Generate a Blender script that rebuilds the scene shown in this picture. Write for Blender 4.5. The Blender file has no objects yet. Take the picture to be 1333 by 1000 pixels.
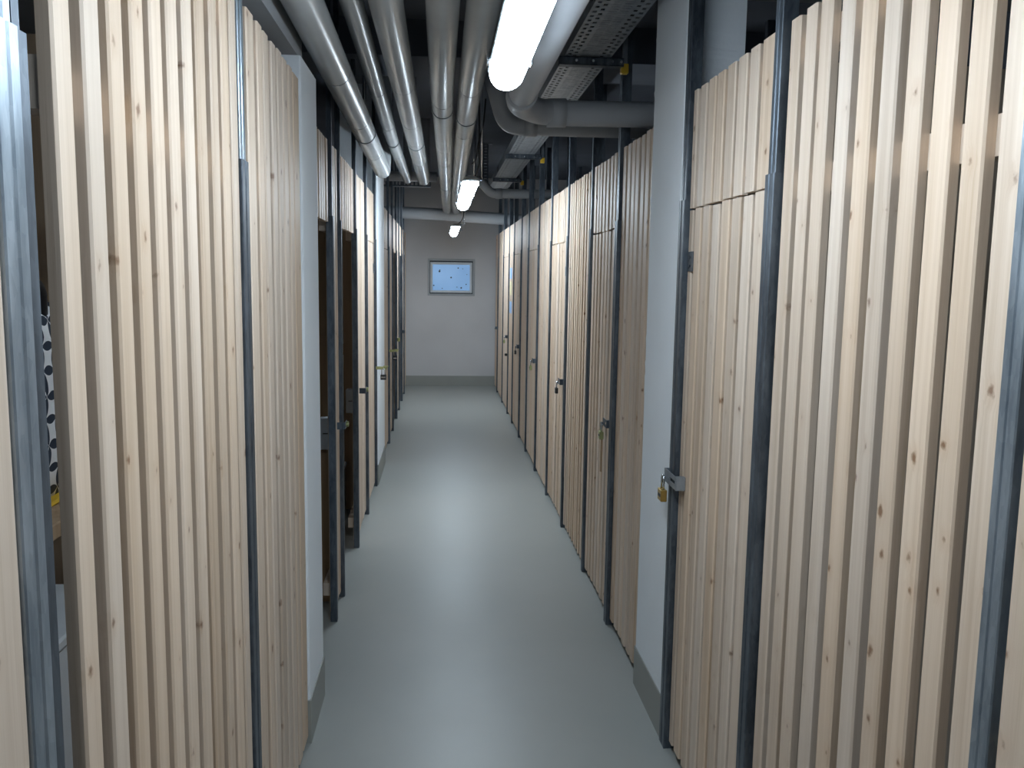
import bpy, bmesh, math, random
from mathutils import Matrix, Vector
random.seed(7)
S = bpy.context.scene
COL = S.collection

# ------------------------------------------------------------------ camera, world, exposure
CAMH = 1.6
fy = Vector((-93.5, 143.0, -1125.0)).normalized()
up = Vector((134.5, 9000.0, 1125.0)); up -= fy * up.dot(fy); up.normalize()
rt = fy.cross(up)
cd = bpy.data.cameras.new('camera'); cam = bpy.data.objects.new('camera', cd); COL.objects.link(cam)
cd.sensor_fit = 'HORIZONTAL'; cd.sensor_width = 36.0; cd.lens = 36.0 * 1125.0 / 1333.0
cd.clip_start = 0.02; cd.clip_end = 100
cam.matrix_world = Matrix(((rt[0], rt[1], rt[2], 0), (fy[0], fy[1], fy[2], 0), (up[0], up[1], up[2], CAMH), (0, 0, 0, 1)))
S.camera = cam
W = bpy.data.worlds.new('world'); S.world = W; W.use_nodes = True
W.node_tree.nodes['Background'].inputs[0].default_value = (0.30, 0.36, 0.45, 1)
W.node_tree.nodes['Background'].inputs[1].default_value = 0.05
S.view_settings.view_transform = 'Standard'; S.view_settings.look = 'None'
S.view_settings.gamma = 1; S.view_settings.use_curve_mapping = False
S.view_settings.exposure = 0.42
LAMP_STRENGTH = 32.0
LAMP_COLOR = (0.75, 0.885, 1.0, 1)

# ------------------------------------------------------------------ materials
def new_mat(name):
    m = bpy.data.materials.new(name); m.use_nodes = True
    nt = m.node_tree
    return m, nt, nt.nodes['Principled BSDF']
def N(nt, t, **kw):
    n = nt.nodes.new(t)
    for k, v in kw.items(): setattr(n, k, v)
    return n
def L(nt, a, b): nt.links.new(a, b)
def mth(nt, op, a, b=None, c=None):
    n = N(nt, 'ShaderNodeMath', operation=op)
    for i, v in enumerate((a, b, c)):
        if v is None: continue
        if isinstance(v, (int, float)): n.inputs[i].default_value = v
        else: L(nt, v, n.inputs[i])
    return n.outputs[0]
def ramp(nt, fac, stops):
    r = N(nt, 'ShaderNodeValToRGB')
    e = r.color_ramp.elements
    e[0].position, e[0].color = stops[0][0], (*stops[0][1], 1)
    e[1].position, e[1].color = stops[-1][0], (*stops[-1][1], 1)
    for p, c in stops[1:-1]:
        x = e.new(p); x.color = (*c, 1)
    L(nt, fac, r.inputs[0]); return r.outputs[0]
def mixc(nt, fac, a, b, mode='MIX'):
    n = N(nt, 'ShaderNodeMix', data_type='RGBA', blend_type=mode)
    for s, v in ((n.inputs[0], fac), (n.inputs[6], a), (n.inputs[7], b)):
        if isinstance(v, (int, float)): s.default_value = v
        elif isinstance(v, tuple): s.default_value = (*v, 1) if len(v) == 3 else v
        else: L(nt, v, s)
    return n.outputs[2]
def noise(nt, vec, scale, detail=3, rough=.5):
    n = N(nt, 'ShaderNodeTexNoise'); n.inputs['Scale'].default_value = scale
    n.inputs['Detail'].default_value = detail; n.inputs['Roughness'].default_value = rough
    L(nt, vec, n.inputs['Vector']); return n.outputs[0]
def vscale(nt, vec, s):
    n = N(nt, 'ShaderNodeVectorMath', operation='MULTIPLY'); L(nt, vec, n.inputs[0]); n.inputs[1].default_value = s
    return n.outputs[0]
def bump(nt, b, h, strength, dist=.002):
    n = N(nt, 'ShaderNodeBump'); n.inputs['Strength'].default_value = strength; n.inputs['Distance'].default_value = dist
    L(nt, h, n.inputs['Height']); L(nt, n.outputs[0], b.inputs['Normal'])

def wood_mat(name, lo, hi, rough=.52):
    m, nt, b = new_mat(name)
    tc = N(nt, 'ShaderNodeTexCoord'); oi = N(nt, 'ShaderNodeObjectInfo')
    at = N(nt, 'ShaderNodeAttribute', attribute_name='slat_id')
    r = mth(nt, 'FRACT', mth(nt, 'ADD', oi.outputs['Random'], at.outputs['Fac']))
    off = N(nt, 'ShaderNodeCombineXYZ')
    L(nt, mth(nt, 'MULTIPLY', r, 31.7), off.inputs[0]); L(nt, mth(nt, 'MULTIPLY', r, 57.3), off.inputs[1]); L(nt, mth(nt, 'MULTIPLY', r, 83.1), off.inputs[2])
    ad = N(nt, 'ShaderNodeVectorMath', operation='ADD'); L(nt, tc.outputs['Object'], ad.inputs[0]); L(nt, off.outputs[0], ad.inputs[1])
    v = ad.outputs[0]
    # knots
    vo = N(nt, 'ShaderNodeTexVoronoi'); vo.inputs['Scale'].default_value = 1.0
    vo.voronoi_dimensions = '2D'
    sv = N(nt, 'ShaderNodeSeparateXYZ'); L(nt, v, sv.inputs[0]); cv = N(nt, 'ShaderNodeCombineXYZ')
    L(nt, mth(nt, 'MULTIPLY', sv.outputs[1], 10.0), cv.inputs[0]); L(nt, mth(nt, 'MULTIPLY', sv.outputs[2], 7.5), cv.inputs[1])
    L(nt, cv.outputs[0], vo.inputs['Vector'])
    sep = N(nt, 'ShaderNodeSeparateColor'); L(nt, vo.outputs['Color'], sep.inputs[0])
    d = mth(nt, 'ADD', vo.outputs['Distance'], mth(nt, 'MULTIPLY', mth(nt, 'SUBTRACT', noise(nt, v, 75, 3), .5), .16))
    size = mth(nt, 'ADD', .022, mth(nt, 'MULTIPLY', mth(nt, 'POWER', sep.outputs[0], 2.2), .085))
    keep = mth(nt, 'GREATER_THAN', sep.outputs[1], .35)
    core = mth(nt, 'MULTIPLY', keep, mth(nt, 'SMOOTH_MIN', 1.0, mth(nt, 'MAXIMUM', 0.0, mth(nt, 'MULTIPLY', mth(nt, 'SUBTRACT', size, d), 15.0)), .1))
    halo = mth(nt, 'MULTIPLY', keep, mth(nt, 'MAXIMUM', 0.0, mth(nt, 'MULTIPLY', mth(nt, 'SUBTRACT', mth(nt, 'ADD', size, .16), d), 2.2)))
    halo = mth(nt, 'MINIMUM', 1.0, halo)
    # grain, bent around knots
    bent = N(nt, 'ShaderNodeVectorMath', operation='ADD'); L(nt, v, bent.inputs[0])
    cb = N(nt, 'ShaderNodeCombineXYZ'); L(nt, mth(nt, 'MULTIPLY', halo, .02), cb.inputs[1]); L(nt, cb.outputs[0], bent.inputs[1])
    bv = bent.outputs[0]
    g1 = noise(nt, vscale(nt, bv, (55, 55, .9)), 1, 3, .55)
    g2 = noise(nt, vscale(nt, bv, (330, 330, 5)), 1, 2, .6)
    g3 = noise(nt, vscale(nt, bv, (9, 9, 1.1)), 1, 2, .5)
    g = mth(nt, 'ADD', mth(nt, 'MULTIPLY', g1, .55), mth(nt, 'ADD', mth(nt, 'MULTIPLY', g2, .2), mth(nt, 'MULTIPLY', g3, .35)))
    base = ramp(nt, g, [(.36, lo), (.52, tuple((x * .4 + y * .6) for x, y in zip(lo, hi))), (.68, hi)])
    base = mixc(nt, mth(nt, 'MULTIPLY', halo, .6), base, (.50, .33, .21))
    base = mixc(nt, core, base, (.24, .14, .085))
    hs = N(nt, 'ShaderNodeHueSaturation'); L(nt, base, hs.inputs['Color'])
    L(nt, mth(nt, 'ADD', .90, mth(nt, 'MULTIPLY', mth(nt, 'FRACT', mth(nt, 'MULTIPLY', r, 7.31)), .17)), hs.inputs['Value'])
    L(nt, mth(nt, 'ADD', .85, mth(nt, 'MULTIPLY', mth(nt, 'FRACT', mth(nt, 'MULTIPLY', r, 3.17)), .3)), hs.inputs['Saturation'])
    L(nt, hs.outputs[0], b.inputs['Base Color'])
    b.inputs['Roughness'].default_value = rough
    bump(nt, b, mth(nt, 'SUBTRACT', g2, mth(nt, 'MULTIPLY', core, .5)), .25, .001)
    return m
def flat_mat(name, col, rough=.6, metal=0.0, var=.08, sc=6.0, bmp=0.0, bsc=120.0, spec=.5):
    m, nt, b = new_mat(name)
    tc = N(nt, 'ShaderNodeTexCoord'); n = noise(nt, tc.outputs['Object'], sc, 4)
    L(nt, ramp(nt, n, [(.3, tuple(c * (1 - var) for c in col)), (.7, tuple(min(1, c * (1 + var)) for c in col))]), b.inputs['Base Color'])
    b.inputs['Roughness'].default_value = rough; b.inputs['Metallic'].default_value = metal
    b.inputs['Specular IOR Level'].default_value = spec
    if bmp: bump(nt, b, noise(nt, tc.outputs['Object'], bsc, 3), bmp)
    return m
def galv_mat(name, lo, hi, rough=.36, streak=True):
    m, nt, b = new_mat(name)
    tc = N(nt, 'ShaderNodeTexCoord'); oi = N(nt, 'ShaderNodeObjectInfo')
    ad = N(nt, 'ShaderNodeVectorMath', operation='ADD'); L(nt, tc.outputs['Object'], ad.inputs[0])
    cb = N(nt, 'ShaderNodeCombineXYZ'); L(nt, mth(nt, 'MULTIPLY', oi.outputs['Random'], 40.0), cb.inputs[2]); L(nt, cb.outputs[0], ad.inputs[1])
    n1 = noise(nt, vscale(nt, ad.outputs[0], (26, 26, 5)), 1, 4, .6)
    vo = N(nt, 'ShaderNodeTexVoronoi'); L(nt, vscale(nt, ad.outputs[0], (120, 120, 45)), vo.inputs['Vector']); vo.inputs['Scale'].default_value = 1
    sep = N(nt, 'ShaderNodeSeparateColor'); L(nt, vo.outputs['Color'], sep.inputs[0])
    g = mth(nt, 'ADD', mth(nt, 'MULTIPLY', n1, .9), mth(nt, 'MULTIPLY', sep.outputs[0], .1))
    L(nt, ramp(nt, g, [(.35, lo), (.7, hi)]), b.inputs['Base Color'])
    b.inputs['Metallic'].default_value = .75
    L(nt, mth(nt, 'ADD', rough - .08, mth(nt, 'MULTIPLY', n1, .25)), b.inputs['Roughness'])
    return m
def emit_mat(name, col, strength):
    m, nt, b = new_mat(name)
    b.inputs['Base Color'].default_value = (.8, .85, .9, 1)
    b.inputs['Emission Color'].default_value = col; b.inputs['Emission Strength'].default_value = strength
    return m

M = {}
M['wood'] = wood_mat('spruce', (.52, .385, .27), (.70, .565, .45))
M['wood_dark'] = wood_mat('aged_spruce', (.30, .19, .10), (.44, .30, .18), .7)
M['galv'] = galv_mat('galvanised_steel', (.24, .29, .34), (.44, .50, .56))
M['galv_dark'] = galv_mat('dull_galvanised_steel', (.07, .085, .105), (.17, .20, .235), .42)
M['tray'] = galv_mat('tray_steel', (.26, .29, .33), (.42, .46, .50), .42)
M['pipe_jacket'] = flat_mat('grey_pipe_jacket', (.40, .42, .43), .27, 0.0, .07, 5)
M['pipe_plastic'] = flat_mat('grey_plastic_pipe', (.38, .40, .43), .5, 0.0, .04, 4)
M['pipe_joint'] = flat_mat('dark_jacket_joint', (.16, .17, .18), .35)
M['plaster'] = flat_mat('white_plaster', (.84, .89, .94), .8, 0, .03, 3, .35, 90)
M['wall'] = flat_mat('wall_paint', (.58, .58, .595), .85, 0, .04, 2, .15, 60)
M['concrete'] = flat_mat('concrete', (.125, .14, .17), .9, 0, .12, 2.2, .3, 30)
M['soffit'] = flat_mat('grey_soffit', (.30, .31, .325), .85, 0, .05, 2)
M['skirt'] = flat_mat('skirting_paint', (.30, .31, .29), .5, 0, .04, 5)
M['black'] = flat_mat('black_plastic', (.02, .02, .022), .4)
M['brass'] = flat_mat('brass', (.55, .38, .12), .32, .9, .1, 30)
M['brass_dull'] = flat_mat('dull_brass', (.40, .42, .20), .4, .7, .1, 30)
M['chrome'] = flat_mat('shackle_steel', (.7, .72, .75), .2, 1, .03)
M['yellow'] = flat_mat('yellow_plastic', (.72, .45, .03), .5)
M['white_plastic'] = flat_mat('white_plastic', (.62, .66, .70), .45)
M['grey_plastic'] = flat_mat('grey_plastic', (.35, .37, .39), .5)
M['card'] = flat_mat('cardboard', (.42, .27, .14), .85, 0, .1, 8)
M['blue_paper'] = flat_mat('blue_paper', (.30, .48, .75), .7)
M['yellow_paper'] = flat_mat('pale_yellow_paper', (.70, .62, .38), .7)
M['lamp'] = emit_mat('lit_diffuser', LAMP_COLOR, LAMP_STRENGTH)
M['lamp_bright'] = emit_mat('boosted_lit_diffuser', LAMP_COLOR, LAMP_STRENGTH * 1.45)  # same diffuser, emission boosted above the front lamp to lift the far corridor
M['rim'] = flat_mat('clear_rim', (.62, .74, .82), .25)
# daylight behind the basement window
m, nt, b = new_mat('daylit_pane')
tc = N(nt, 'ShaderNodeTexCoord')
n = noise(nt, tc.outputs['Object'], 2.2, 2)
L(nt, ramp(nt, n, [(.3, (.16, .34, .66)), (.7, (.28, .50, .86))]), b.inputs['Emission Color'])
b.inputs['Base Color'].default_value = (.2, .3, .4, 1); b.inputs['Emission Strength'].default_value = .45; b.inputs['Roughness'].default_value = .15
M['pane'] = m
# floor: coated screed, slightly glossy and cloudy
m, nt, b = new_mat('floor_coating')
tc = N(nt, 'ShaderNodeTexCoord')
n = noise(nt, tc.outputs['Object'], 1.3, 5, .6)
L(nt, ramp(nt, n, [(.3, (.285, .30, .285)), (.7, (.325, .335, .32))]), b.inputs['Base Color'])
L(nt, mth(nt, 'ADD', .30, mth(nt, 'MULTIPLY', n, .18)), b.inputs['Roughness'])
bump(nt, b, noise(nt, tc.outputs['Object'], 14, 3), .12, .003)
M['floor'] = m
# fabric: dark petals on white
m, nt, b = new_mat('petal_fabric')
tc = N(nt, 'ShaderNodeTexCoord'); sp = N(nt, 'ShaderNodeSeparateXYZ'); L(nt, tc.outputs['Object'], sp.inputs[0])
u = mth(nt, 'FRACT', mth(nt, 'MULTIPLY', mth(nt, 'ADD', sp.outputs[1], sp.outputs[0]), 25.0)); w = mth(nt, 'FRACT', mth(nt, 'MULTIPLY', sp.outputs[2], 25.0))
cnt = None
for a in (0, 1):
    for c in (0, 1):
        du = mth(nt, 'SUBTRACT', u, float(a)); dw = mth(nt, 'SUBTRACT', w, float(c))
        dd = mth(nt, 'ADD', mth(nt, 'MULTIPLY', du, du), mth(nt, 'MULTIPLY', dw, dw))
        ins = mth(nt, 'LESS_THAN', dd, .49)
        cnt = ins if cnt is None else mth(nt, 'ADD', cnt, ins)
L(nt, mixc(nt, mth(nt, 'GREATER_THAN', cnt, 1.5), (.75, .76, .78), (.02, .03, .05)), b.inputs['Base Color'])
b.inputs['Roughness'].default_value = .9
M['fabric'] = m

# ------------------------------------------------------------------ mesh helpers
def finish(name, bm, mat, parent=None, smooth=False):
    me = bpy.data.meshes.new(name); bmesh.ops.recalc_face_normals(bm, faces=bm.faces[:]) if bm.faces else None
    bm.to_mesh(me); bm.free()
    if smooth:
        for p in me.polygons: p.use_smooth = True
    me.materials.append(M[mat] if isinstance(mat, str) else mat)
    o = bpy.data.objects.new(name, me); COL.objects.link(o)
    if parent: o.parent = parent
    return o
def tag(o, label=None, cat=None, group=None, kind=None):
    if label: o['label'] = label
    if cat: o['category'] = cat
    if group: o['group'] = group
    if kind: o['kind'] = kind
    return o
def thing(name, loc, label, cat, group=None):
    o = bpy.data.objects.new(name, None); COL.objects.link(o); o.location = loc; o.empty_display_size = .05
    return tag(o, label, cat, group)
def box(bm, x0, x1, y0, y1, z0, z1, bev=0.0):
    r = bmesh.ops.create_cube(bm, size=1.0)
    for v in r['verts']:
        v.co.x = x0 if v.co.x < 0 else x1; v.co.y = y0 if v.co.y < 0 else y1; v.co.z = z0 if v.co.z < 0 else z1
    if bev:
        es = list({e for v in r['verts'] for e in v.link_edges})
        bmesh.ops.bevel(bm, geom=es, offset=bev, segments=1, affect='EDGES')
def boxo(name, x0, x1, y0, y1, z0, z1, mat, parent=None, bev=0.0):
    bm = bmesh.new(); box(bm, x0, x1, y0, y1, z0, z1, bev); return finish(name, bm, mat, parent)
def prism(bm, prof, z0, z1):
    a = [bm.verts.new((x, y, z0)) for x, y in prof]; c = [bm.verts.new((x, y, z1)) for x, y in prof]
    n = len(prof)
    for i in range(n): bm.faces.new((a[i], a[(i + 1) % n], c[(i + 1) % n], c[i]))
    bm.faces.new(a[::-1]); bm.faces.new(c)
def tube(bm, pts, r, seg=24, bend=.0, caps=True):
    P = [Vector(p) for p in pts]
    if bend:
        Q = [P[0]]
        for i in range(1, len(P) - 1):
            a = (P[i - 1] - P[i]).normalized(); c = (P[i + 1] - P[i]).normalized()
            b0, b1 = P[i] + a * bend, P[i] + c * bend
            for k in range(7):
                t = k / 6; Q.append((1 - t) ** 2 * b0 + 2 * t * (1 - t) * P[i] + t * t * b1)
        Q.append(P[-1]); P = Q
    rings = []; prev = None
    for i, p in enumerate(P):
        t = (P[min(i + 1, len(P) - 1)] - P[max(i - 1, 0)]).normalized()
        if prev is None:
            s = t.cross(Vector((0, 0, 1)))
            if s.length < .1: s = t.cross(Vector((1, 0, 0)))
        else: s = prev - t * prev.dot(t)
        s.normalize(); prev = s; u = s.cross(t)
        rings.append([bm.verts.new(p + (s * math.cos(6.28318 * k / seg) + u * math.sin(6.28318 * k / seg)) * r) for k in range(seg)])
    for a, c in zip(rings, rings[1:]):
        for k in range(seg): bm.faces.new((a[k], a[(k + 1) % seg], c[(k + 1) % seg], c[k]))
    if caps: bm.faces.new(rings[0][::-1]); bm.faces.new(rings[-1])
def tubeo(name, pts, r, mat, parent=None, seg=24, bend=0.0):
    bm = bmesh.new(); tube(bm, pts, r, seg, bend); o = finish(name, bm, mat, parent)
    for p in o.data.polygons: p.use_smooth = len(p.vertices) == 4
    return o
def structure(o): o['kind'] = 'structure'; return o

# ------------------------------------------------------------------ room shell
ZC = 2.95; YE = 12.4; YB = -5.5; XL, XR = -2.3, 2.6
structure(boxo('floor', XL - .2, XR + .2, YB - .2, YE + .3, -.15, 0, 'floor'))
structure(boxo('ceiling', XL - .2, XR + .2, YB - .2, YE + .3, ZC, ZC + .2, 'concrete'))
structure(boxo('wall_left', XL - .2, XL, YB, YE + .1, 0, ZC, 'concrete'))
structure(boxo('wall_right', XR, XR + .2, YB, YE + .1, 0, ZC, 'concrete'))
structure(boxo('wall_back', XL, XR, YB - .2, YB, 0, ZC, 'wall'))
# end wall with a window opening
WX0, WX1, WZ0, WZ1 = -.165, .48, 1.308, 1.806
bm = bmesh.new()
box(bm, XL, WX0, YE, YE + .25, 0, ZC); box(bm, WX1, XR, YE, YE + .25, 0, ZC)
box(bm, WX0, WX1, YE, YE + .25, 0, WZ0); box(bm, WX0, WX1, YE, YE + .25, WZ1, ZC)
structure(finish('wall_far', bm, 'wall'))
structure(boxo('baseboard_far', -.60, .90, YE - .008, YE, 0, .15, 'skirt'))
win = thing('window_1', (0, YE, 0), 'small daylit basement window with a grey frame in the far end wall', 'window'); win['kind'] = 'structure'
def frame_bm(x0, x1, z0, z1, w, y0, y1):
    bm = bmesh.new()
    box(bm, x0, x0 + w, y0, y1, z0, z1, .004); box(bm, x1 - w, x1, y0, y1, z0, z1, .004)
    box(bm, x0 + w, x1 - w, y0, y1, z0, z0 + w, .004); box(bm, x0 + w, x1 - w, y0, y1, z1 - w, z1, .004); return bm
finish('window_frame', frame_bm(WX0 + .025, WX1 - .025, WZ0 + .03, WZ1 - .035, .034, .012, .06), 'white_plastic', win)
finish('window_surround', frame_bm(WX0 - .012, WX1 + .012, WZ0 - .012, WZ1 + .012, .03, -.008, .02), 'grey_plastic', win)
boxo('window_pane', WX0 + .05, WX1 - .05, .035, .043, WZ0 + .055, WZ1 - .06, 'pane', win)
boxo('window_sill', WX0, WX1, .0, .03, WZ0 - .002, WZ0 + .012, 'skirt', win)
bm = bmesh.new()
for x, z, r in ((-.01, 1.64, .014), (-.005, 1.66, .008), (.155, 1.555, .012), (.255, 1.69, .010), (.32, 1.68, .006), (-.09, 1.44, .010), (.30, 1.41, .012), (.24, 1.42, .007), (.37, 1.46, .009), (.03, 1.40, .007), (.38, 1.60, .006)):
    tube(bm, [(x, .034, z), (x, .030, z)], r, 10)
tag(finish('dirt_speck', bm, 'black', win), kind='stuff')
# overhead concrete
structure(boxo('trim_1', .2, XR, 2.78, 3.20, 2.60, ZC, 'soffit'))
structure(boxo('trim_2', XL, XR, 4.85, 5.35, 2.76, ZC, 'concrete'))
structure(boxo('trim_3', XL, -.445, YB, 2.93, 2.268, ZC, 'soffit'))

# plastered wall ends between the storage rooms
def pillar(name, xf, xb, y0, y1, z1):
    """xf: corridor face.  Ragged plaster arrises at both edges."""
    s = 1 if xb > xf else -1
    bm = bmesh.new(); nz = 110; rows = []
    rng = random.Random(len(name) + int(y0 * 10))
    for k in range(nz + 1):
        z = z1 * k / nz; j0 = rng.uniform(0, .010) * (rng.random() < .5); j1 = rng.uniform(-.006, .020) * (rng.random() < .55)
        rows.append([bm.verts.new(p) for p in ((xb, y0, z), (xf + s * .004, y0 - j0 * .3, z), (xf, y0 + .006 + j0, z), (xf, y1 - .006, z), (xf + s * .004, y1 + j1, z), (xb, y1, z))])
    for a, c in zip(rows, rows[1:]):
        for i in range(6): bm.faces.new((a[i], a[(i + 1) % 6], c[(i + 1) % 6], c[i]))
    bm.faces.new(rows[0]); bm.faces.new(rows[-1][::-1])
    o = finish(name, bm, 'plaster'); structure(o)
    b = bmesh.new(); box(b, min(xf - s * .004, xb), max(xf - s * .004, xb), y0 - .006, y1 + .003, 0, .155)
    structure(finish('baseboard_' + name.split('_', 1)[1], b, 'skirt'))
    return o
pillar('wall_end_left', -.435, -.95, 2.83, 3.175, 2.267)
pillar('wall_end_right', .775, .965, 2.795, 3.205, 2.60)
pillar('wall_stub_left', -.462, -.75, 6.50, 7.27, ZC)

# ------------------------------------------------------------------ slats
_cache = {}
def slat_mesh(w, h, d, mat='wood'):
    key = (round(w, 3), round(h, 3), d, mat)
    if key in _cache: return _cache[key]
    bm = bmesh.new(); c = .0035; e = w / 2
    prism(bm, [(0, -e + c), (0, e - c), (c, e), (d, e), (d, -e), (c, -e)], 0, h)   # +x is the back of the slat
    bmesh.ops.recalc_face_normals(bm, faces=bm.faces[:])
    me = bpy.data.meshes.new('slat'); bm.to_mesh(me); bm.free(); me.materials.append(M[mat]); _cache[key] = me
    return me
def add_slat(parent, xf, side, y0, y1, z0, z1, d=.019):
    me = slat_mesh(y1 - y0, z1 - z0, d)
    o = bpy.data.objects.new('slat', me); COL.objects.link(o); o.parent = parent
    j = random.uniform(-.0015, .0015)
    o.matrix_local = Matrix.Translation((xf + side * j - parent.location.x, (y0 + y1) / 2 - parent.location.y, z0 + random.uniform(-.003, .003))) @ Matrix.Rotation(0 if side > 0 else math.pi, 4, 'Z') @ Matrix.Rotation(random.uniform(-.0007, .0007), 4, 'X')
    return o
def joined_slats(parent, xf, side, edges, z0, z1, d=.019):
    bm = bmesh.new(); lay = bm.verts.layers.float.new('slat_id'); c = .0035
    for (y0, y1) in edges:
        n0 = len(bm.verts); q = random.random(); j = random.uniform(-.0015, .0015)
        x = xf + side * j
        prism(bm, [(x, y0 + c), (x, y1 - c), (x + side * c, y1), (x + side * d, y1), (x + side * d, y0), (x + side * c, y0)], z0 + random.uniform(-.003, .003), z1)
        bm.verts.ensure_lookup_table()
        for v in bm.verts[n0:]: v[lay] = q
    for v in bm.verts: v.co.x -= parent.location.x; v.co.y -= parent.location.y
    o = finish('slats', bm, 'wood', parent); o['kind'] = 'stuff'; return o
def rails(parent, xf, side, y0, y1, zs, d=.019):
    for z in zs:
        x0 = xf + side * d; x1 = x0 + side * .03
        boxo('rail', min(x0, x1) - parent.location.x, max(x0, x1) - parent.location.x, y0 - parent.location.y + .004, y1 - parent.location.y - .004, z - .03, z + .03, 'wood', parent)
ZB, ZCUT, ZT = .035, 1.812, 2.165
KERF = .007
def even(y0, y1, w, gap, jit=.003):
    n = max(1, round((y1 - y0 + gap) / (w + gap))); p = (y1 - y0 + gap) / n
    return [(y0 + i * p + random.uniform(-jit, jit) * (i > 0), y0 + i * p + p - gap + random.uniform(-jit, jit) * (i < n - 1)) for i in range(n)]
FAR = 6.0
def fill(parent, xf, side, edges, z0, z1):
    near = [e for e in edges if e[0] < FAR]; far = [e for e in edges if e[0] >= FAR]
    for e in near: add_slat(parent, xf, side, e[0], e[1], z0, z1)
    if far: joined_slats(parent, xf, side, far, z0, z1)
def partition(xf, side, edges, label, group, top=ZT):
    y0, y1 = min(e[0] for e in edges), max(e[1] for e in edges)
    t = thing('slatted_partition', (xf, (y0 + y1) / 2, 0), label, 'partition', group)
    fill(t, xf, side, edges, ZB, top); rails(t, xf, side, y0, y1, (.14, ZCUT, top - .07))
    return t
def transom(xf, side, edges, label, group, top=ZT):
    y0, y1 = min(e[0] for e in edges), max(e[1] for e in edges)
    t = thing('slatted_transom', (xf, (y0 + y1) / 2, 0), label, 'transom', group)
    fill(t, xf, side, edges, ZCUT + KERF, top); rails(t, xf, side, y0, y1, (ZCUT + .05, top - .07))
    return t
def gate(xf, side, edges, label, group, hinge_far=True, plate=True):
    y0, y1 = min(e[0] for e in edges), max(e[1] for e in edges)
    t = thing('slatted_gate', (xf, (y0 + y1) / 2, 0), label, 'door', group)
    fill(t, xf, side, edges, ZB, ZCUT); rails(t, xf, side, y0, y1, (.14, .93, ZCUT - .07))
    yl = (y0 - .02) if hinge_far else (y1 + .0)      # lock side
    return t
def lock_plate(t, y0, y1, z0, z1, xf, side):
    bm = bmesh.new(); X = xf - t.location.x; Y = t.location.y
    xa, xb = sorted((X - side * .001, X - side * .004))
    box(bm, xa, xb, y0 - Y, y1 - Y, z0, z1)
    for k in (.28, .72):
        z = z0 + (z1 - z0) * k
        tube(bm, [(X - side * .004, (y0 + y1) / 2 - Y, z), (X - side * .007, (y0 + y1) / 2 - Y, z)], .004, 8)
    o = finish('latch_plate', bm, 'galv_dark', t); return o
# ------------------------------------------------------------------ posts: upper stud telescoped into a wider lower channel
def post(xf, side, y0, y1, label, group, ztop=ZC, zl=1.845, depth=.045, mats=('galv', 'galv')):
    w = y1 - y0; t = thing('steel_post', (xf, (y0 + y1) / 2, 0), label, 'post', group)
    def chan(wd, dp, xo, z0, z1):
        e = wd / 2; s = side; g = .0022
        pr = [(xo, -e + .002), (xo, -e * .22), (xo + g, -e * .12), (xo + g, e * .12), (xo, e * .22), (xo, e - .002), (xo + .002, e),
              (xo + dp, e), (xo + dp, e - .012), (xo + dp - .002, e - .012), (xo + dp - .002, e - .002), (xo + .004, e - .002),
              (xo + .004, -e + .002), (xo + dp - .002, -e + .002), (xo + dp - .002, -e + .012), (xo + dp, -e + .012), (xo + dp, -e), (xo + .002, -e)]
        bm = bmesh.new(); prism(bm, [(s * a, b) for a, b in pr], z0, z1); return bm
    finish('lower_channel', chan(w, depth, 0, .004, zl), mats[0], t)
    finish('upper_stud', chan(w * .80, depth - .008, .0045, zl - .02, ztop), mats[1], t)
    boxo('foot_plate', *sorted((0, side * depth)), -w / 2, w / 2, 0, .004, 'galv_dark', t)
    return t

XN = .785            # face of the slats, near row under the cable tray
XF = .788            # the same row beyond the white wall end
XM = -.44            # near row under the pipes
XP = -.484           # the same row beyond the white wall end
GT, GP = 'posts of the row under the cable tray', 'posts of the row under the grey pipes'
GPT, GPP = 'slatted partitions of the row under the cable tray', 'slatted partitions of the row under the grey pipes'
GDT, GDP = 'slatted doors of the row under the cable tray', 'slatted doors of the row under the grey pipes'
GTT, GTP = 'slatted panels over the doors under the cable tray', 'slatted panels over the doors under the grey pipes'

# ---- near row, tray side
e = [(2.683, 2.790), (2.599, 2.658), (2.514, 2.574), (2.428, 2.488), (2.344, 2.407), (2.256, 2.319), (2.172, 2.233), (2.045, 2.145)]
e = [(a, min(b, 2.72)) if i == 0 else (a, b) for i, (a, b) in enumerate(e)]
gA = gate(XN, 1, e, 'wide closed slatted door with a brass padlock, beside the white wall end', GDT)
lock_plate(gA, 2.655, 2.715, 1.62, 1.682, XN, 1)
transom(XN, 1, e, 'short slats over the brass-padlocked door, cut off by a thin saw gap', GTT, 2.178)
e = [(1.925, 1.976), (1.838, 1.889), (1.760, 1.814), (1.668, 1.722), (1.580, 1.637), (1.491, 1.546), (1.406, 1.460), (1.316, 1.373), (1.229, 1.283), (1.133, 1.193)]
partition(XN, 1, e, 'big pale slatted partition with dark gaps, between the two foremost posts', GPT, 2.178)
e = [(.965, 1.055), (.88, .935), (.795, .85), (.71, .765), (.62, .68), (.52, .59)]
gate(.764, 1, e, 'slatted door cut by the frame edge, behind the blue-grey post', GDT)
post(.768, 1, 2.725, 2.786, 'steel post between the white wall end and the brass-padlocked door', GT, mats=('galv_dark', 'galv_dark'))
post(.768, 1, 1.988, 2.050 - .008, 'steel post between the brass-padlocked door and the big slatted partition', GT, mats=('galv_dark', 'galv_dark'))
post(.768, 1, 1.080, 1.120, 'blue-grey steel post beside the frame edge, at the big partition', GT, depth=.03, mats=('galv', 'galv_dark'))
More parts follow.
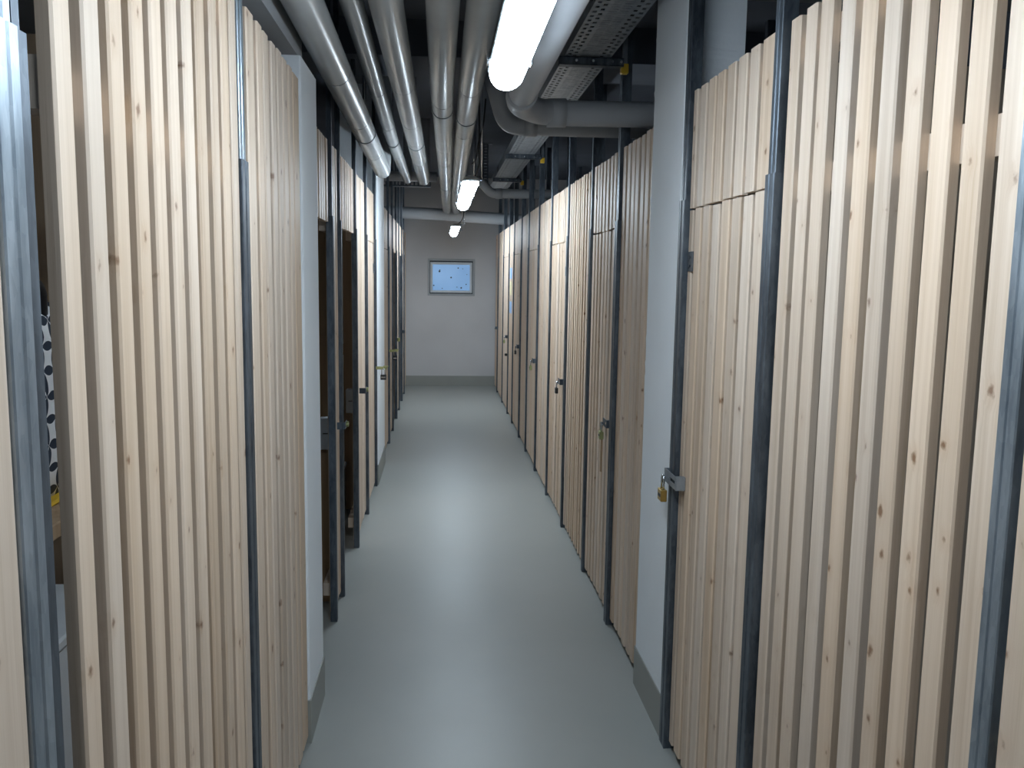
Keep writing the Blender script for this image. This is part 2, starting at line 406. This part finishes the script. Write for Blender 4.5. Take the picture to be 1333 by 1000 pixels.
# ---- near row, pipe side
e = [(1.062, 1.112), (1.150, 1.203), (1.235, 1.287), (1.323, 1.376), (1.409, 1.461), (1.497, 1.551), (1.585, 1.639), (1.668, 1.725), (1.764, 1.815), (1.851, 1.908), (1.923, 1.975)]
partition(XM, -1, e, 'pale slatted partition with wide brown gaps, between the two foremost pipe-side posts', GPP, 2.195)
e = [(2.073, 2.163), (2.187, 2.262), (2.282, 2.354), (2.374, 2.443), (2.460, 2.530), (2.549, 2.622), (2.637, 2.703), (2.721, 2.822)]
partition(XM, -1, [(2.081, 2.158), (2.199, 2.256), (2.287, 2.345), (2.378, 2.434), (2.460, 2.520), (2.549, 2.612), (2.637, 2.695), (2.721, 2.822)], 'tightly set slatted partition ending at the white plastered wall end under the pipes', GPP, 2.195)
e = [(.80, .909), (.72, .775), (.635, .69), (.55, .605), (.46, .52)]
gate(-.434, -1, e, 'slatted door edge cut by the frame, beyond the scuffed post', GDP)
p = post(-.432, -1, .912, .963, 'scuffed double steel post by a patterned bag, cut by the frame edge', GP, depth=.05)
boxo('stop_strip', -.050, -.004, .029, .052, .004, 1.845, 'galv_dark', p); boxo('stop_strip', -.046, -.008, .029, .046, 1.845, 2.262, 'galv_dark', p)
for q in p.children:
    pass
post(-.434, -1, 1.985, 2.050, 'steel post between the two big slatted partitions under the pipes', GP, ztop=2.262, mats=('galv_dark', 'galv'))

# ---- far row, tray side
PR = [3.81, 4.515, 5.35, 6.16, 6.95, 7.74, 8.43, 9.26, 9.91, 10.79, 11.76]
ordp = ['first', 'second', 'third', 'fourth', 'fifth', 'sixth', 'seventh', 'eighth', 'ninth', 'tenth', 'eleventh']
for i, y in enumerate(PR):
    w = (.058, .034)[min(i, 1)]
    post((.770, .776)[min(i, 1)], 1, y - w / 2, y + w / 2, ordp[i] + ' steel post beyond the white wall end under the cable tray', GT, depth=.05, mats=('galv_dark', 'galv_dark'))
style = {0: (.060, .026), 1: (.056, .026), 2: (.040, .042), 3: (.042, .038), 4: (.062, .018), 5: (.064, .016), 6: (.060, .020), 7: (.062, .018)}
ys = [3.215] + PR + [YE - .01]
k = 0
for i in range(12):
    a = ys[i] + (.032 if i else .0); c = ys[i + 1] - .036
    w, g = style.get(i, (.066, .014)); ee = even(a, c, w, g)
    num = ordp[i // 2]
    if i % 2 == 0:
        partition(XF, 1, ee, num + ' slatted partition beyond the white wall end under the cable tray', GPT, 2.152)
    else:
        t = gate(XF, 1, ee, num + ' closed slatted door beyond the white wall end under the cable tray', GDT)
        lock_plate(t, a + .005, a + .06, 1.60, 1.66, XF, 1)
        transom(XF, 1, ee, 'short slats over the ' + num + ' door beyond the white wall end, tray side', GTT, 2.152)

# ---- far row, pipe side
PL = [(3.89, .034), (4.20, .028), (4.98, .034), (5.69, .030), (6.465, .036), (7.31, .036), (8.14, .034), (8.80, .030), (9.556, .040), (10.16, .034), (10.91, .034), (11.55, .034)]
for i, (y, w) in enumerate(PL):
    post(-.466, -1, y - w / 2, y + w / 2, ('twelfth' if i == 11 else ordp[i]) + ' steel post beyond the white wall end under the pipes', GP, depth=.030, mats=('galv_dark', 'galv_dark'))
def span(i, j, w, g):
    a = PL[i][0] + PL[i][1] / 2 + .006; c = (PL[j][0] - PL[j][1] / 2 - .006) if j is not None else YE - .01
    return even(a, c, w, g)
e0 = even(3.185, PL[0][0] - .037, .060, .020)
transom(XP, -1, e0, 'slatted panel over the open doorway beside the white wall end, under the pipes', GTP)
partition(XP, -1, span(0, 1, .065, .012), 'narrow slatted strip between the first and second open doorways', GPP)
transom(XP, -1, span(1, 2, .045, .032), 'slatted panel with dark gaps over the second open doorway', GTP)
partition(XP, -1, span(2, 3, .068, .012), 'slatted partition beyond the second open doorway, before the first closed door', GPP)
ee = span(3, 4, .074, .008)
g1 = gate(XP, -1, ee, 'closed slatted door just before the white wall stub under the pipes', GDP, False)
lock_plate(g1, PL[4][0] - .105, PL[4][0] - .035, 1.60, 1.67, XP, -1)
transom(XP, -1, ee, 'slatted panel over the closed door before the white wall stub', GTP)
ee = span(5, 6, .072, .010)
g2 = gate(XP, -1, ee, 'closed slatted door just beyond the white wall stub under the pipes', GDP, False)
transom(XP, -1, ee, 'slatted panel over the closed door beyond the white wall stub', GTP)
partition(XP, -1, span(6, 7, .066, .014), 'slatted partition before the third open doorway under the pipes', GPP)
transom(XP, -1, span(7, 8, .060, .018), 'slatted panel over the third open doorway under the pipes', GTP)
partition(XP, -1, span(8, 9, .066, .014), 'slatted partition between the third and fourth open doorways', GPP)
transom(XP, -1, span(9, 10, .060, .018), 'slatted panel over the fourth open doorway under the pipes', GTP)
partition(XP, -1, span(10, 11, .066, .014), 'slatted partition beyond the fourth open doorway, pipe side', GPP)
partition(XP, -1, span(11, None, .066, .014), 'last slatted partition against the far end wall, pipe side', GPP)

# ---- cross partitions between storage rooms (seen through doorways, gaps and over the tops)
def cross(y, x0, x1, label, top=2.10, mat='wood', stud=True, group='cross partitions between storage rooms'):
    t = thing('cross_partition', ((x0 + x1) / 2, y, 0), label, 'partition', group); cx = (x0 + x1) / 2
    bm = bmesh.new(); lay = bm.verts.layers.float.new('slat_id')
    n = int((x1 - x0) / .092); p = (x1 - x0) / n
    for i in range(n):
        n0 = len(bm.verts); xa = x0 + i * p
        box(bm, xa - cx, xa + p - .008 - cx, -.01, .01, .03, top + random.uniform(-.003, .003)); bm.verts.ensure_lookup_table(); q = random.random()
        for v in bm.verts[n0:]: v[lay] = q
    finish('slats', bm, mat, t)['kind'] = 'stuff'
    for z in (.2, 1.1, 1.95): boxo('rail', x0 - cx, x1 - cx, .010, .045, z - .035, z + .035, mat, t)
    if stud:
        m = 3
        for i in range(m):
            xs = x0 + (x1 - x0) * (i + .5) / m - cx
            boxo('stud', xs - .022, xs + .022, .047, .085, 0, ZC, 'galv_dark', t, .003)
    return t
for y, nm in ((2.02, 'beside the brass-padlocked door'), (4.515, 'at the second tray-side post'), (6.16, 'at the fourth tray-side post'), (7.74, 'at the sixth tray-side post'), (9.26, 'at the eighth tray-side post'), (10.79, 'at the tenth tray-side post')):
    cross(y + .05 if y > 3 else y, .86, XR, 'slatted cross partition and studs behind the row, ' + nm)
for y, nm, st in ((2.03, 'behind the foremost slatted partitions', False), (4.20, 'seen in the first open doorway', True), (5.69, 'seen in the second open doorway', True), (8.80, 'before the third open doorway', True), (10.16, 'seen in the third open doorway', True), (11.55, 'seen in the fourth open doorway', True)):
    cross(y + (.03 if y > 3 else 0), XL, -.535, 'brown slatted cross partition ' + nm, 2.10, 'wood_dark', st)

# ------------------------------------------------------------------ lamps
def lamp(yc, label, wx, mat='lamp_bright'):
    x = .166; zb = 2.07; Lh = .85
    t = thing('batten_lamp', (x, yc, zb), label, 'lamp', 'long LED batten lamps hung over the corridor')
    def shell(r, z0, zr, n, y0, y1, rnd, flip=1):
        """half-round body with rounded ends: r half width, zr depth"""
        bm = bmesh.new(); rings = []
        ss = [0, .12, .3, .6, 1.0]
        stations = [(y0 + rnd * (1 - math.cos(a * math.pi / 2)), math.sin(a * math.pi / 2) ** .6) for a in ss] 
        stations = [(y, max(.35, s)) for y, s in stations] + [(y1 - (y - y0), s) for y, s in reversed([(y, max(.35, s)) for y, s in stations])]
        for y, s in stations:
            rings.append([bm.verts.new((r * s * math.cos(math.pi * k / n), y, z0 - flip * zr * (.55 + .45 * s) * math.sin(math.pi * k / n) ** .7)) for k in range(n + 1)])
        for a, c in zip(rings, rings[1:]):
            for k in range(n): bm.faces.new((a[k], a[k + 1], c[k + 1], c[k]))
            bm.faces.new((a[n], a[0], c[0], c[n]))
        bm.faces.new(rings[0]); bm.faces.new(rings[-1][::-1])
        return bm
    finish('diffuser', shell(.044, .046, .046, 14, -Lh, Lh, .045), mat, t, True)
    finish('housing', shell(.043, .047, .026, 12, -Lh - .006, Lh + .006, .05, -1), 'grey_plastic', t, True)
    finish('diffuser_rim', shell(.049, .047, .010, 12, -Lh - .006, Lh + .006, .048), 'rim', t, True)
    for s in (-1, 1):
        for yy in (-Lh * .82, 0, Lh * .82):
            boxo('clip', *sorted((s * .049, s * .056)), yy - .012, yy + .012, .034, .056, 'chrome', t, .001)
    for yy in (-Lh * .7, Lh * .7):
        tubeo('hanger_wire', [(wx, yy, .074), (wx, yy, ZC - zb)], .0025, 'chrome', t, 8)
    for yy in (-Lh * .7, Lh * .7): boxo('hanger_bracket', -.03, wx + .004, yy - .01, yy + .01, .070, .075, 'galv_dark', t)
    tubeo('supply_cable', [(0, -Lh * .3, .073), (wx, -Lh * .3, .15), (wx, -Lh * .25, .6), (wx, -Lh * .25, ZC - zb)], .005, 'black', t, 8, .08)
lamp(1.47, 'large lit batten lamp overhead at the front of the corridor, cut by the frame', .042, 'lamp')
lamp(5.70, 'lit batten lamp halfway down the corridor, second of the row', .07)
lamp(10.25, 'smallest-looking lit batten lamp, hung before the far window', .10)
lamp(-3.0, 'unseen lit batten lamp added for its light at the near end of the corridor, outside the frame', .042)  # unseen lamp carrying on the row behind the camera, added for its light

# ------------------------------------------------------------------ pipes
def ring_bands(t, pts, r, ys, mat='pipe_joint'):
    """tie wires round a straight pipe running along y"""
    for y in ys:
        for a, c in zip(pts, pts[1:]):
            if a[1] <= y <= c[1]:
                k = (y - a[1]) / (c[1] - a[1]); x = a[0] + (c[0] - a[0]) * k; z = a[2] + (c[2] - a[2]) * k
                bm = bmesh.new(); tube(bm, [(x, y - .002, z), (x, y + .002, z)], r + .0012, 24)
                o = finish('jacket_joint', bm, mat, t)
def pipe(pts, r, label, mat='pipe_jacket', bend=.10, bands=(), group='grey insulated pipes under the ceiling', seg=32, hang=()):
    t = thing('pipe', (0, 0, 0), label, 'pipe', group)
    tubeo('pipe_run', pts, r, mat, t, seg, bend)
    ring_bands(t, pts, r, bands)
    for y in hang:
        for a, c in zip(pts, pts[1:]):
            if a[1] <= y <= c[1]:
                k = (y - a[1]) / (c[1] - a[1]); x = a[0] + (c[0] - a[0]) * k; z = a[2] + (c[2] - a[2]) * k
                tubeo('hanger_rod', [(x, y, z + r), (x, y, ZC)], .004, 'chrome', t, 8)
                bm = bmesh.new(); tube(bm, [(x, y - .011, z), (x, y + .011, z)], r + .003, 24); finish('hanger_clamp', bm, 'galv_dark', t)
    return t
pipe([(-.372, -3, 2.35), (-.378, 2.4, 2.34), (-.396, 6.15, 2.295), (-.396, 6.15, ZC)], .055, 'thick grey pipe over the edge of the pipe-side row, outermost of five', bands=(3.3, 4.2, 5.2), hang=(4.6,))
pipe([(-.265, -3, 2.44), (-.28, 3.0, 2.44), (-.30, 5.6, 2.42), (-.285, 7.7, 2.40), (-.285, 7.7, ZC)], .037, 'thinnest of the five grey pipes, second from the row of open doorways', bands=(4.1, 5.0, 6.1), hang=(5.6,))
pipe([(-.168, -3, 2.42), (-.168, 3.0, 2.42), (-.148, 7.85, 2.42), (-.148, 7.85, ZC)], .053, 'middle one of the five grey pipes, with a dark tie ring', bands=(3.9, 4.8, 5.45, 6.4), hang=(5.6,))
pipe([(.004, -3, 2.42), (.004, 4.0, 2.42), (.06, 9.5, 2.42), (.085, 11.32, 2.42)], .053, 'grey pipe running to the far duct beside the lamp-side pipe', bands=(4.2, 5.7, 6.4, 7.3, 8.8), hang=(4.45, 8.2))
pipe([(.125, -3, 2.42), (.128, 4.0, 2.42), (.17, 9.5, 2.42), (.205, 11.32, 2.42)], .053, 'grey pipe beside the lamps, last of the five toward the cable tray', bands=(3.9, 5.1, 6.9, 8.1), hang=(4.65, 8.4))
# plastic waste pipes with sockets
def socket(t, p0, p1, r): tubeo('socket', [p0, p1], r, 'pipe_plastic', t, 32)
t = pipe([(.29, -3, 2.235), (.29, 3.35, 2.245), (.40, 3.56, 2.25), (1.9, 3.56, 2.262)], .050, 'thick matt grey plastic pipe beside the front lamp, turning over the slatted row', 'pipe_plastic', .08, group='grey plastic waste pipes')
socket(t, (.425, 3.56, 2.25), (.50, 3.56, 2.251), .056); socket(t, (.29, 3.16, 2.245), (.29, 3.24, 2.245), .056)
t = pipe([(.20, 4.08, ZC), (.20, 4.08, 2.62), (.30, 4.08, 2.285), (1.9, 4.08, 2.285)], .044, 'matt grey plastic pipe just behind the thicker one, bent up to the ceiling', 'pipe_plastic', .06, group='grey plastic waste pipes')
socket(t, (.38, 4.08, 2.285), (.44, 4.08, 2.285), .050)
t = pipe([(.275, 8.0, ZC), (.275, 8.0, 2.455), (.36, 8.0, 2.44), (.46, 8.0, 2.335), (1.9, 8.0, 2.345)], .042, 'small plastic cross pipe with a kink behind the second lamp', 'pipe_plastic', .04, group='grey plastic waste pipes')
socket(t, (.50, 8.0, 2.335), (.56, 8.0, 2.336), .047)
t = pipe([(-1.9, 11.45, 2.415), (-.1, 11.45, 2.375), (.86, 11.45, 2.325), (2.2, 11.45, 2.27)], .075, 'large grey duct crossing before the far end wall', 'pipe_plastic', .1, group=None)
t = pipe([(-1.5, 8.3, 2.50), (-.035, 8.3, 2.50)], .045, 'grey cross pipe behind the ends of the three shorter pipes', 'pipe_plastic', .0)
# vertical conduit beside the wall end
tag(tubeo('conduit', [(.812, 2.772, 2.15), (.812, 2.772, 2.60)], .008, 'grey_plastic'), 'thin grey vertical conduit on the white wall end over the padlocked door', 'conduit')

# ------------------------------------------------------------------ cable tray
TX0, TX1, TZ = .505, .700, 2.50
tray = thing('cable_tray', ((TX0 + TX1) / 2, 4.5, TZ), 'perforated galvanised cable tray running under the ceiling over the slatted row', 'cable tray')
def perforated(bm, x0, x1, y0, y1, holes, pitch, hl):
    """adds a sheet strip with real slots to bm: holes = [(xa, xb, phase)], phase 0 every row, 1 / 2 alternate rows"""
    xs = sorted({x0, x1, *[h[0] for h in holes], *[h[1] for h in holes]})
    ny = int((y1 - y0) / pitch); ysl = []
    for i in range(ny): ysl += [y0 + i * pitch, y0 + i * pitch + hl]
    ysl.append(y1)
    V = {}
    def v(i, j):
        if (i, j) not in V: V[(i, j)] = bm.verts.new((xs[i], ysl[j], 0))
        return V[(i, j)]
    hx = {(a, b): ph for a, b, ph in holes}
    for i in range(len(xs) - 1):
        ph = hx.get((xs[i], xs[i + 1]))
        for j in range(len(ysl) - 1):
            if ph is not None and j % 2 == 0 and (ph == 0 or (j // 2) % 2 == ph - 1): continue
            bm.faces.new((v(i, j), v(i + 1, j), v(i + 1, j + 1), v(i, j + 1)))
w = TX1 - TX0; h = w / 2
bm = bmesh.new()
for s in (-1, 1):
    a_, b_ = sorted((s * h, s * (h - .056)))
    ha, hb = sorted((s * (h - .010), s * (h - .024))); hc, hd = sorted((s * (h - .034), s * (h - .048)))
    perforated(bm, a_, b_, -4.0, 4.75, [(ha, hb, 1), (hc, hd, 2)], .026, .021)
perforated(bm, -h + .056, h - .056, -4.0, 4.75, [(-.034, -.004, 1), (.004, .034, 2)], .013, .0045)
bottom = finish('tray_bottom', bm, 'tray', tray); sm = bottom.modifiers.new('thick', 'SOLIDIFY'); sm.thickness = .0012
for s in (-1, 1):
    boxo('tray_side', *sorted((s * h, s * (h - .0015))), -4.0, 4.75, 0, .06, 'tray', tray)
    boxo('tray_lip', *sorted((s * h, s * (h - .012))), -4.0, 4.75, .06, .0615, 'tray', tray)
for yj in (-1.6, 1.3, 3.3):
    for s in (-1, 1): boxo('joint_plate', *sorted((s * (h + .0005), s * (h + .003))), yj - .1, yj + .1, .005, .055, 'galv_dark', tray)
bm = bmesh.new(); rng = random.Random(3)
for i in range(7):
    xx = -h + .02 + i * .024; tube(bm, [(xx + rng.uniform(-.006, .006), -4 + k * .73, .012 + rng.uniform(0, .012)) for k in range(12)], rng.choice((.005, .007, .009)), 8)
tag(finish('cables', bm, 'black', tray), kind='stuff')
for y, nm in ((.8, 'outside the frame before the first lamp'), (3.69, 'over the first waste pipe'), (6.62, 'over the second lamp'), (8.25, 'over the kinked cross pipe')):
    t = thing('tray_hanger', (.755, y, TZ), 'steel tray hanger with a yellow end cap, ' + nm, 'bracket', 'cable tray hangers')
    bm = bmesh.new(); box(bm, -.0, .018, -.002, .0, -.02, ZC - TZ); box(bm, -.0, .002, 0, .02, -.02, ZC - TZ); box(bm, .016, .018, 0, .02, -.02, ZC - TZ)
    finish('hanger_channel', bm, 'tray', t)
    boxo('end_cap', -.006, .024, -.006, .026, -.058, -.018, 'yellow', t, .003)
    bm = bmesh.new(); box(bm, -.268, -.0, -.022, .022, -.034, -.031); box(bm, -.268, -.0, -.022, -.019, -.034, -.0015); box(bm, -.268, 0, .019, .022, -.034, -.0015); box(bm, -.268, 0, -.022, -.012, -.004, -.0015); box(bm, -.268, 0, .012, .022, -.004, -.0015)
    finish('cantilever_arm', bm, 'galv_dark', t)
    for xx in (-.20, -.13, -.05, -.012):
        tubeo('bolt', [(xx, -.022, -.018), (xx, -.030, -.018)], .006, 'chrome', t, 6)
# perforated ceiling rail
t = thing('ceiling_rail', (.465, 9.2, 2.52), 'short perforated steel rail hanging from the ceiling before the end wall', 'bracket')
bm = bmesh.new(); hh = ZC - .004 - 2.52; n = int(hh / .03)
for s in (-1, 1): box(bm, s * .022 - .008, s * .022 + .008, -.002, .002, 0, hh)
for i in range(n + 1): box(bm, -.015, .015, -.002, .002, i * hh / n - .007 if i else 0, min(hh, i * hh / n + .007))
for s in (-1, 1): box(bm, *sorted((s * .030, s * .028)), .0, .03, 0, hh)
finish('perforated_channel', bm, 'galv_dark', t); boxo('ceiling_plate', -.07, .07, -.04, .05, hh, hh + .004, 'galv_dark', t)
boxo('support_arm', -.03, .30, .02, .05, -.025, 0, 'galv_dark', t)
# small cross ladder above the ends of the pipes
t = thing('cable_ladder', (-.55, 8.9, 2.47), 'dark perforated cross rail under the short pipe ends', 'cable tray')
bm = bmesh.new(); x0, x1 = -1.2, .45; box(bm, x0, x1, -.002, 0, 0, .012); box(bm, x0, x1, -.002, 0, .043, .055)
for i in range(42): box(bm, x0 + i * .04, x0 + i * .04 + .014, -.002, 0, .012, .043)
box(bm, x0, x1, 0, .10, 0, .002)
finish('ladder_rail', bm, 'galv_dark', t)
for xx in (-.5, .1): tubeo('hanger_rod', [(xx, .05, .002), (xx, .05, ZC - 2.47)], .005, 'galv_dark', t, 8)
# cable looped from the ceiling behind the lamp-side pipe
tag(tubeo('cable', [(.345, 6.9, ZC), (.33, 6.9, 2.75), (.29, 6.95, 2.62), (.285, 7.0, 2.5), (.25, 7.05, 2.475)], .006, 'black', None, 8, .06), 'thin black cable drooping from the ceiling beside the lamp-side pipe', 'cable')

# ------------------------------------------------------------------ hasps and padlocks
def arc_tube(bm, c, r, tr, drop, axis='y'):
    pts = [(0, -r, -drop)] + [(0, -r * math.cos(math.pi * k / 8), r * math.sin(math.pi * k / 8)) for k in range(9)] + [(0, r, -drop)]
    if axis == 'x': pts = [(p[1], 0, p[2]) for p in pts]
    tube(bm, [(c[0] + p[0], c[1] + p[1], c[2] + p[2]) for p in pts], tr, 10)
def padlock(x, y, z, s, label, body='brass', axis='y', rot=0.0):
    """z: where the shackle hangs; body below"""
    t = thing('padlock', (x, y, z), label, 'padlock', 'padlocks on the storage doors'); t.rotation_euler = (0, 0, rot)
    bm = bmesh.new(); arc_tube(bm, (0, 0, -.010 * s), .0125 * s, .003 * s, .034 * s, axis); finish('shackle', bm, 'chrome', t, True)
    bm = bmesh.new()
    a, c = (.010 * s, .021 * s) if axis == 'y' else (.021 * s, .010 * s)
    box(bm, -a, a, -c, c, -.080 * s, -.042 * s, .002 * s); finish('lock_body', bm, body, t)
    bm = bmesh.new()
    if axis == 'y': box(bm, -a - .0006, -a, -c * .7, c * .7, -.066 * s, -.056 * s)
    else: box(bm, -a * .7, a * .7, -c - .0006, -c, -.066 * s, -.056 * s)
    finish('lock_band', bm, 'black' if body != 'black' else 'chrome', t)
    return t
def hasp(parent, X, side, y0, y1, z0, z1, mat='galv_dark', ring=True):
    """slotted strap that bridges door and post; X = outer face"""
    px, py = parent.location.x, parent.location.y
    bm = bmesh.new(); xa, xb = sorted((X - px, X + side * .003 - px)); zm = (z0 + z1) / 2; L_ = y1 - y0
    box(bm, xa, xb, y0 - py, y1 - py, zm + .006, z1); box(bm, xa, xb, y0 - py, y1 - py, z0, zm - .006)
    box(bm, xa, xb, y0 - py, y0 + L_ * .12 - py, zm - .006, zm + .006); box(bm, xa, xb, y0 + L_ * .55 - py, y1 - py, zm - .006, zm + .006)
    finish('hasp_strap', bm, mat, parent)
    s0, s1 = sorted((X + side * .003 - px, X + side * .03 - px))
    boxo('hasp_base', s0, s1, y0 - py, y0 + .02 - py, z0, z1, mat, parent)
    if ring:
        bm = bmesh.new(); arc_tube(bm, (X - side * .006 - px, y1 - .014 - py, z0 + .006), .009, .003, .012, 'y'); finish('staple', bm, 'chrome', parent, True)
hasp(gA, .752, 1, 2.640, 2.785, .925, .968, 'tray')
boxo('hasp_end', .752 - XN, .775 - XN, 2.782 - gA.location.y, 2.785 - gA.location.y, .925, .968, 'tray', gA)
padlock(.742, 2.765, .945, 1.05, 'brass padlock hanging on the slotted strap beside the white wall end')
gates = sorted([o for o in S.objects if o.name.startswith('slatted_gate') and o.location.x > .5 and o.location.y > 3.2], key=lambda o: o.location.y)
for i, (y, z) in enumerate(((3.86, .93), (5.42, .93), (7.02, .905), (8.50, .90), (10.02, .89), (11.84, .88))):
    g = gates[i]; y -= 0
    hasp(g, .760, 1, y - .035 + .02, y + .075, z - .018, z + .018, 'galv_dark')
    if i != 5:
        padlock(.749, y + .055, z - .004, .95, 'padlock on the %s closed door beyond the white wall end, tray side' % ordp[i], 'black' if i in (1, 3) else 'brass_dull')
boxo('door_knob', -.03, 0, -.30, -.26, .66, .69, 'black', gates[4], .006)
bm = bmesh.new(); box(bm, -.003, .003, -.008, .008, -.17, 0); 
tag(finish('key_strap', bm, 'wood_dark'), 'thin brown strap dangling below the first padlock beyond the white wall end', 'strap').location = (.757, 3.935, .86)
# pipe-side fittings
def ring_staple(parent_post, y, z, label=None):
    px, py = parent_post.location.x, parent_post.location.y
    bm = bmesh.new(); box(bm, -.428 - px, -.425 - px, y - .05 - py, y + .02 - py, z - .016, z + .016, .001)
    box(bm, -.462 - px, -.425 - px, y - .052 - py, y - .048 - py, z - .016, z + .016)
    finish('staple_plate', bm, 'galv_dark', parent_post)
    bm = bmesh.new(); tube(bm, [(-.425 - px, y + .004 - py, z), (-.415 - px, y + .004 - py, z)], .013, 14); finish('lock_eye', bm, 'brass_dull', parent_post)
posts = [o for o in S.objects if o.name.startswith('steel_post') and abs(o.location.x + .466) < 1e-4]
posts.sort(key=lambda o: o.location.y)
ring_staple(posts[0], 3.955, .912); ring_staple(posts[2], 5.05, .925)
for pidx, (yy, zz), sc, body, lab in ((4, (6.46, .905), 1.0, 'black', 'black padlock on a brass bracket standing out before the white wall stub'), (6, (8.14, .885), 1.0, 'black', 'black padlock on the closed door beyond the white wall stub')):
    pp = posts[pidx]
    bm = bmesh.new(); box(bm, -.004, .075, -.045, -.041, zz - .012, zz + .010, .001); box(bm, .050, .085, -.049, -.038, zz + .004, zz + .016, .001)
    finish('lock_bracket', bm, 'brass_dull', pp)
    padlock(-.466 + .05, yy - .043, zz - .008, sc, lab, body, 'x')
boxo('latch_knob', 0, .03, -.03, .0, .86, .90, 'brass_dull', posts[8], .005)
boxo('latch_knob', 0, .03, -.03, .0, .86, .90, 'galv_dark', posts[10], .005)

# notices taped to the far tray-side partition
for z0, z1, mt, lab in ((1.56, 1.68, 'blue_paper', 'upper small blue paper on the slats before the fifth tray-side door'), (1.38, 1.53, 'yellow_paper', 'pale yellow paper between two blue papers on the slats'), (1.18, 1.31, 'blue_paper', 'lower small blue paper on the slats before the fifth tray-side door')):
    bm = bmesh.new(); box(bm, XF - .003, XF - .0018, 9.52, 9.80, z0, z1)
    tag(finish('paper_sheet', bm, mt), lab, 'paper', 'papers taped to the slats')

# ------------------------------------------------------------------ stored goods seen through the gaps
def switch_box(x, y, z0, z1, w, label, mat='white_plastic'):
    t = thing('junction_box', (x, y, z0), label, 'box', 'white boxes inside the open storage rooms')
    boxo('enclosure', -w, 0, -.06, 0, 0, z1 - z0, mat, t, .004)
    boxo('cover_slot', -w * .72, -w * .18, -.0615, -.06, (z1 - z0) * .50, (z1 - z0) * .53, 'black', t)
switch_box(-.515, 4.218, .75, .905, .062, 'white box on the cross partition inside the first open doorway')
switch_box(-.548, 5.706, .69, .845, .062, 'white box on the cross partition inside the second open doorway')
boxo_ = boxo('door_stop_batten', -.566, -.524, 4.13, 4.218, 0, .74, 'wood_dark'); tag(boxo_, 'orange-brown upright batten below the white box in the first open doorway', 'batten')
boxo_ = boxo('door_stop_batten', -.580, -.545, 5.65, 5.706, 0, .68, 'wood_dark'); tag(boxo_, 'orange-brown upright batten below the white box in the second open doorway', 'batten')
t = thing('storage_bin', (-.64, 5.48, 0), 'dark bin on the floor inside the second open doorway', 'bin')
bm = bmesh.new(); prism(bm, [(-.10, -.10), (.03, -.10), (.03, .10), (-.10, .10)], 0, .36); finish('bin_body', bm, 'black', t); boxo('bin_rim', -.11, .04, -.11, .11, .36, .38, 'grey_plastic', t, .003)

# patterned bag and boxes behind the foremost pipe-side partition
sh = thing('storage_shelf', (-.75, 1.35, 0), 'wooden shelf board holding a patterned bag behind the foremost slats', 'shelf')
boxo('shelf_board', -.17, .17, -.26, .36, 1.19, 1.215, 'wood_dark', sh, .002)
for a in (-.15, .15):
    for c in (-.24, .34): boxo('upright', a - .02, a + .02, c - .02, c + .02, 0, 1.19, 'wood_dark', sh)
bag = thing('storage_bag', (-.76, 1.38, 1.2155), 'white storage bag with black petal pattern seen beside the scuffed post', 'bag')
bm = bmesh.new(); bmesh.ops.create_cube(bm, size=1)
bmesh.ops.subdivide_edges(bm, edges=bm.edges[:], cuts=6, use_grid_fill=True)
for v in bm.verts:
    c = v.co.copy(); k = 1 - .12 * (abs(c.z) * 2) ** 4
    v.co = Vector((c.x * .26 * k * (1 + .04 * math.sin(c.z * 19)), c.y * .56 * k, (c.z + .5) * (.315 + .012 * math.sin(c.y * 21)) + .0005))
finish('bag_body', bm, 'fabric', bag, True)
tubeo('bag_handle', [(.10, -.12, .30), (.11, -.10, .36), (.11, .10, .36), (.10, .12, .30)], .009, 'black', bag, 10, .03)
boxo('bag_trim', -.135, .137, -.285, .285, .0, .007, 'yellow', bag, .004)
for i, (z, hgt, mt, lab) in enumerate(((0, .42, 'card', 'brown cardboard box on the floor behind the foremost slats'), (.42, .33, 'white_plastic', 'white plastic tub stacked on the cardboard box behind the foremost slats'), (.75, .27, 'white_plastic', 'upper white plastic tub behind the foremost slats'))):
    t = thing('storage_box', (-.72, 1.34, z), lab, 'box', 'stacked boxes behind the foremost slats')
    boxo('box_body', -.12, .12, -.20, .26, 0, hgt - .02, mt, t, .006); boxo('box_lid', -.128, .128, -.208, .268, hgt - .02, hgt, mt, t, .004)
